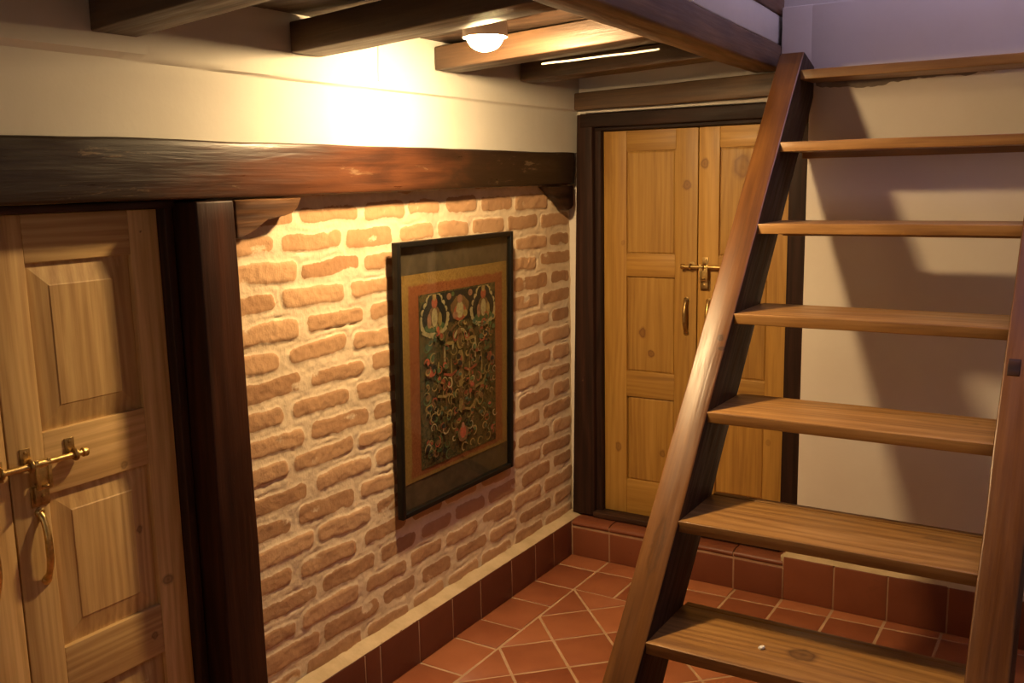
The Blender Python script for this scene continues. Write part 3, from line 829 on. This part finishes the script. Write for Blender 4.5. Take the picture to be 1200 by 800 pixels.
def ribbon(pts, w, mi):
    lay[0] += 1; d = .00002*lay[0]; P_ = []; F_ = []
    for i, (u, v) in enumerate(pts):
        a = pts[max(i-1,0)]; b = pts[min(i+1,len(pts)-1)]
        tx, ty = (b[0]-a[0])*CW, (b[1]-a[1])*CH; L_ = math.hypot(tx, ty) or 1
        ww = w*(.35+.65*math.sin(math.pi*(i+.5)/len(pts)))
        for sg in (-1, 1): P_.append(cp(min(max(u-sg*ty/L_*ww/CW,.01),.99), min(max(v+sg*tx/L_*ww/CH,.008),.992), d))
    F_ = [(2*i, 2*i+1, 2*i+3, 2*i+2) for i in range(len(pts)-1)]
    m._add(P_, [(0,0,0)]*len(P_), F_, .5, mi)
def figure(cu, cv_, s, big=True):
    for a in range(26):
        t = 2*math.pi*a/26; blob(cu+.135*s*math.cos(t)*(1-.55*max(0,math.sin(t))), cv_+.105*s*math.sin(t)*(1.25 if math.sin(t) > 0 else .8), .022*s, .016*s, CR, 8)
    blob(cu, cv_, .125*s, .085*s, BK, 18); blob(cu, cv_+.07*s, .075*s, .045*s, BK, 14)
    blob(cu, cv_-.066*s, .13*s, .018*s, CR, 16, .06); blob(cu, cv_-.045*s, .105*s, .026*s, GN, 16)
    blob(cu, cv_+.005*s, .062*s, .05*s, BN); blob(cu, cv_+.0*s, .03*s, .045*s, CR)
    blob(cu-.055*s, cv_-.012*s, .02*s, .035*s, PK); blob(cu+.055*s, cv_-.012*s, .02*s, .035*s, GO)
    blob(cu, cv_+.07*s, .030*s, .026*s, RD); blob(cu, cv_+.10*s, .02*s, .02*s, GO)
blob(.5,.91,.5,.10,BK,20)
figure(.18,.86,1.2); figure(.82,.86,1.2)
blob(.5,.885,.12,.075,BN,16,.08); blob(.5,.86,.085,.05,RD,14); blob(.5,.875,.05,.05,CR,12); blob(.5,.94,.035,.026,PK,12); blob(.44,.85,.035,.02,PK,10); blob(.57,.85,.03,.02,GO,10); blob(.36,.965,.03,.02,PK,10); blob(.64,.965,.03,.02,PK,10); blob(.41,.975,.02,.014,GN,10)
for sg in (-1,1):          # arch over the middle, palace bars
    U = lambda u: .5+sg*(u-.5)
    ribbon([(U(.5+.22*math.sin(t)), .60+.20*math.cos(t)) for t in [i*math.pi/2/12 for i in range(13)]], .006, BN)
    ribbon([(U(.5+.10*math.sin(t)), .65+.11*math.cos(t)) for t in [i*math.pi/2/10 for i in range(11)]], .007, CR)
    ribbon([(U(.56),.695),(U(.61),.69),(U(.66),.695),(U(.71),.69)], .007, GO)
    ribbon([(U(.70),.69),(U(.705),.62),(U(.70),.56)], .006, CR)
    ribbon([(U(.78),.60),(U(.79),.50),(U(.78),.42)], .006, GO)
    ribbon([(U(.62),.60),(U(.62),.45),(U(.63),.32)], .005, GO)
    ribbon([(U(.70),.47),(U(.69),.36),(U(.70),.30)], .006, BN)
    ribbon([(U(.55),.52),(U(.62),.50),(U(.72),.52)], .006, RD)
    ribbon([(U(.60),.40),(U(.7),.385),(U(.80),.40)], .006, GO)
    ribbon([(U(.52),.28),(U(.62),.26),(U(.72),.30),(U(.76),.34)], .006, GO)
    blob(U(.88),.63,.05,.035,GN,12,.1); blob(U(.90),.55,.04,.03,RD,12,.1); blob(U(.90),.70,.045,.022,TL,12,.1)
blob(.5,.69,.05,.05,GO,12); blob(.5,.70,.03,.045,BN,12); blob(.5,.58,.04,.06,GO,12,.1); blob(.5,.57,.025,.045,RD,12); blob(.5,.47,.05,.06,BN,14,.1); blob(.5,.46,.03,.05,GO,12); blob(.5,.36,.035,.06,BN,12); blob(.5,.30,.03,.045,GO,12)
ribbon([(.64,.22),(.74,.33),(.85,.44),(.93,.52)], .007, GO)
for k in range(300):       # scrolls, leaves and cloud curls filling the field
    u, v = rp.uniform(.04,.96), rp.uniform(.03,.80)
    inner = abs(u-.5) < .3 and .3 < v < .7
    if inner and rp.random() < .35: continue
    mi = rp.choice([GO,GO,BN,BN,RD,CR] if inner else [GN,GN,GO,GO,CR,RD,GO,BN,BK,GN])
    r = rp.uniform(.02,.05); a0 = rp.uniform(0,6.28); sp = rp.choice((-1,1)); asp = CW/CH
    pts = [(u+r*(1-.6*i/12)*math.cos(a0+sp*i*.38), v+asp*r*(1-.6*i/12)*math.sin(a0+sp*i*.38)) for i in range(13)]
    ribbon(pts, rp.uniform(.0016,.0036), mi)
    if rp.random() < .5: blob(min(max(u+rp.uniform(-.02,.02),.04),.96), v, rp.uniform(.012,.03), rp.uniform(.008,.018), rp.choice([GN,TL,BN,BK,RD]), 10, .12)
blob(.5,.13,.07,.05,BN,14,.1); blob(.5,.14,.04,.04,RD,12); blob(.5,.18,.02,.018,PK,10)
m.build('paint_layer', pm, cv, smooth=False, recalc=False)
def glass_mat():
    t = NT('picture_glass'); t.t.nodes.remove(t.b)
    tr = t.n('ShaderNodeBsdfTransparent'); tr.inputs[0].default_value = (.93,.95,.93,1)
    gl = t.n('ShaderNodeBsdfGlossy'); gl.inputs['Roughness'].default_value = .06
    fr = t.n('ShaderNodeFresnel'); fr.inputs['IOR'].default_value = 1.45
    mx = t.n('ShaderNodeMixShader'); ge = t.n('ShaderNodeNewGeometry'); t.l(t.math('MULTIPLY', fr.outputs[0], t.math('SUBTRACT', 1., ge.outputs['Backfacing'])), mx.inputs[0]); t.l(tr.outputs[0], mx.inputs[1]); t.l(gl.outputs[0], mx.inputs[2])
    t.l(mx.outputs[0], t.out.inputs[0]); return t.m
m = MB()
m.rbox((PY1-PY0-.024, PZ1-PZ0-.024, .002), lambda p: PP(PY0+.012+p.x, PZ0+.012+p.y, .018+p.z), r=.0004, step=.4)
m.build('glass', glass_mat(), R3)

# ------------------------------------------------------------------ lamp and cables
LP = Vector((.487,-1.42,2.158))
R4 = empty('ceiling_lamp', (LP.x, LP.y, 2.21)); tag(R4, 'glowing warm white round lamp mounted between the joists', 'lamp')
m = MB()
m.lathe((LP.x,LP.y,2.2105), (0,0,-1), [(0,.050),(.004,.064),(.030,.066),(.066,.066),(.066,.0605),(.036,.059),(.034,.020)], 40)
m.build('lamp_base', M_WHITE, R4)
t = NT('lamp_glow'); t.b.inputs['Base Color'].default_value = (.9,.85,.7,1)
t.b.inputs['Emission Color'].default_value = (1.,.68,.33,1); t.b.inputs['Emission Strength'].default_value = 1080.
m = MB()
m.lathe((LP.x,LP.y,2.167), (0,0,-1), [(0,.050),(.010,.055),(.020,.054),(.034,.050),(.046,.042),(.055,.030),(.060,.014),(.061,.001)], 32)
m.build('lamp_diffuser', t.m, R4)
m = MB(); m.tube([(.046,-1.372,2.205),(.046,-1.373,2.14),(.0455,-1.376,2.09),(.0455,-1.377,2.055)], .006, 10)
tag(m.build('electrical_cord', M_PLASTER), 'short white painted cable running down the wall left of the lamp', 'cable', )
m = MB(); yj = lambda x: -1.078+.13+(-.137)*(x-.052)/(tj(-1.21)-.052)
m.tube([(x, yj(x)+.004, 2.111+.0006*math.sin(x*30)) for x in [.44+.05*i for i in range(10)]], .0035, 8)
tag(m.build('electrical_cord', M_WHITE), 'thin pale cable clipped under the joist behind the lamp', 'cable')

# ------------------------------------------------------------------ dim world, plus added glowing panes for daylight and fill
W = bpy.data.worlds.new('World'); SC.world = W; W.use_nodes = True
bg = W.node_tree.nodes['Background']; bg.inputs[0].default_value = (.45,.45,.8,1); bg.inputs[1].default_value = .05

R5 = empty('added_sky_pane', (1.92,-.70,3.36)); struct(R5, 'added glowing pane overhead, giving bluish daylight to the stairwell', 'light panel')  # unseen emissive pane, added to brighten the upper wall with bluish daylight
m = MB(); q = (1.35,2.5,-1.3,-.15)
m.box((q[0],q[2],3.352),(q[1],q[3],3.358), r=.001, step=1)
t = NT('sky_fill_glow'); t.b.inputs['Base Color'].default_value = (.6,.6,.7,1); t.b.inputs['Emission Color'].default_value = (.66,.56,.92,1); t.b.inputs['Emission Strength'].default_value = 3.4
m.build('pane', t.m, R5)
m = MB()
for a, b in (((q[0]-.06,q[2]-.06,3.34),(q[0],q[3]+.06,3.40)),((q[1],q[2]-.06,3.34),(q[1]+.06,q[3]+.06,3.40)),((q[0],q[2]-.06,3.34),(q[1],q[2],3.40)),((q[0],q[3],3.34),(q[1],q[3]+.06,3.40))): m.box(a, b, r=.004, step=.3)
m.build('added_pane_frame', M_DARK, R5)
R6 = empty('added_fill_pane', (.75,-4.99,1.1)); struct(R6, 'added dim glowing pane behind the viewer, for soft fill', 'light panel')  # unseen emissive pane with frame, added as soft fill from behind
m = MB(); m.box((.25,-4.998,1.1),(1.25,-4.985,2.0), r=.001, step=1)
t = NT('rear_fill_glow'); t.b.inputs['Base Color'].default_value = (.6,.6,.7,1); t.b.inputs['Emission Color'].default_value = (1.,.84,.66,1); t.b.inputs['Emission Strength'].default_value = 1.2
m.build('pane', t.m, R6)
m = MB()
for a, b in (((.19,-4.998,1.04),(.25,-4.95,2.06)),((1.25,-4.998,1.04),(1.31,-4.95,2.06)),((.25,-4.998,1.04),(1.25,-4.95,1.1)),((.25,-4.998,2.0),(1.25,-4.95,2.06)),((.735,-4.984,1.1),(.765,-4.955,2.0))): m.box(a, b, r=.004, step=.3)
m.build('added_pane_frame', M_DARK, R6)
m = MB()
for a, b in (((-.3,-5.1,3.40),(q[0]-.05,.3,3.46)),((q[1]+.05,-5.1,3.40),(FLOOR_X+.1,.3,3.46)),((q[0]-.05,-5.1,3.40),(q[1]+.05,q[2]-.05,3.46)),((q[0]-.05,q[3]+.05,3.40),(q[1]+.05,.3,3.46))): m.box(a, b, r=.004, step=.5)
struct(m.build('ceiling_upper', M_BOARD))

# ------------------------------------------------------------------ camera
cam = bpy.data.cameras.new('camera'); co = bpy.data.objects.new('camera', cam); COL.objects.link(co)
yaw, pitch, roll = .559645, .166452, -.0207723
fwd = Vector((-math.sin(yaw)*math.cos(pitch), math.cos(yaw)*math.cos(pitch), -math.sin(pitch)))
r = fwd.cross(Vector((0,0,1))).normalized(); u = r.cross(fwd)
rr = r*math.cos(roll)+u*math.sin(roll); uu = -r*math.sin(roll)+u*math.cos(roll)
mt = Matrix((rr, uu, -fwd)).transposed().to_4x4(); mt.translation = Vector((2.0702,-3.83327,1.72698))
co.matrix_world = mt
cam.sensor_width = 36; cam.sensor_fit = 'HORIZONTAL'; cam.lens = 36*1112.318/1200
cam.clip_start = .02
SC.camera = co
vs = SC.view_settings
vs.view_transform = 'Standard'; vs.look = 'None'; vs.exposure = 0.; vs.gamma = 1.; vs.use_curve_mapping = False
for o in bpy.data.objects:
    if '_w' in o: del o['_w']
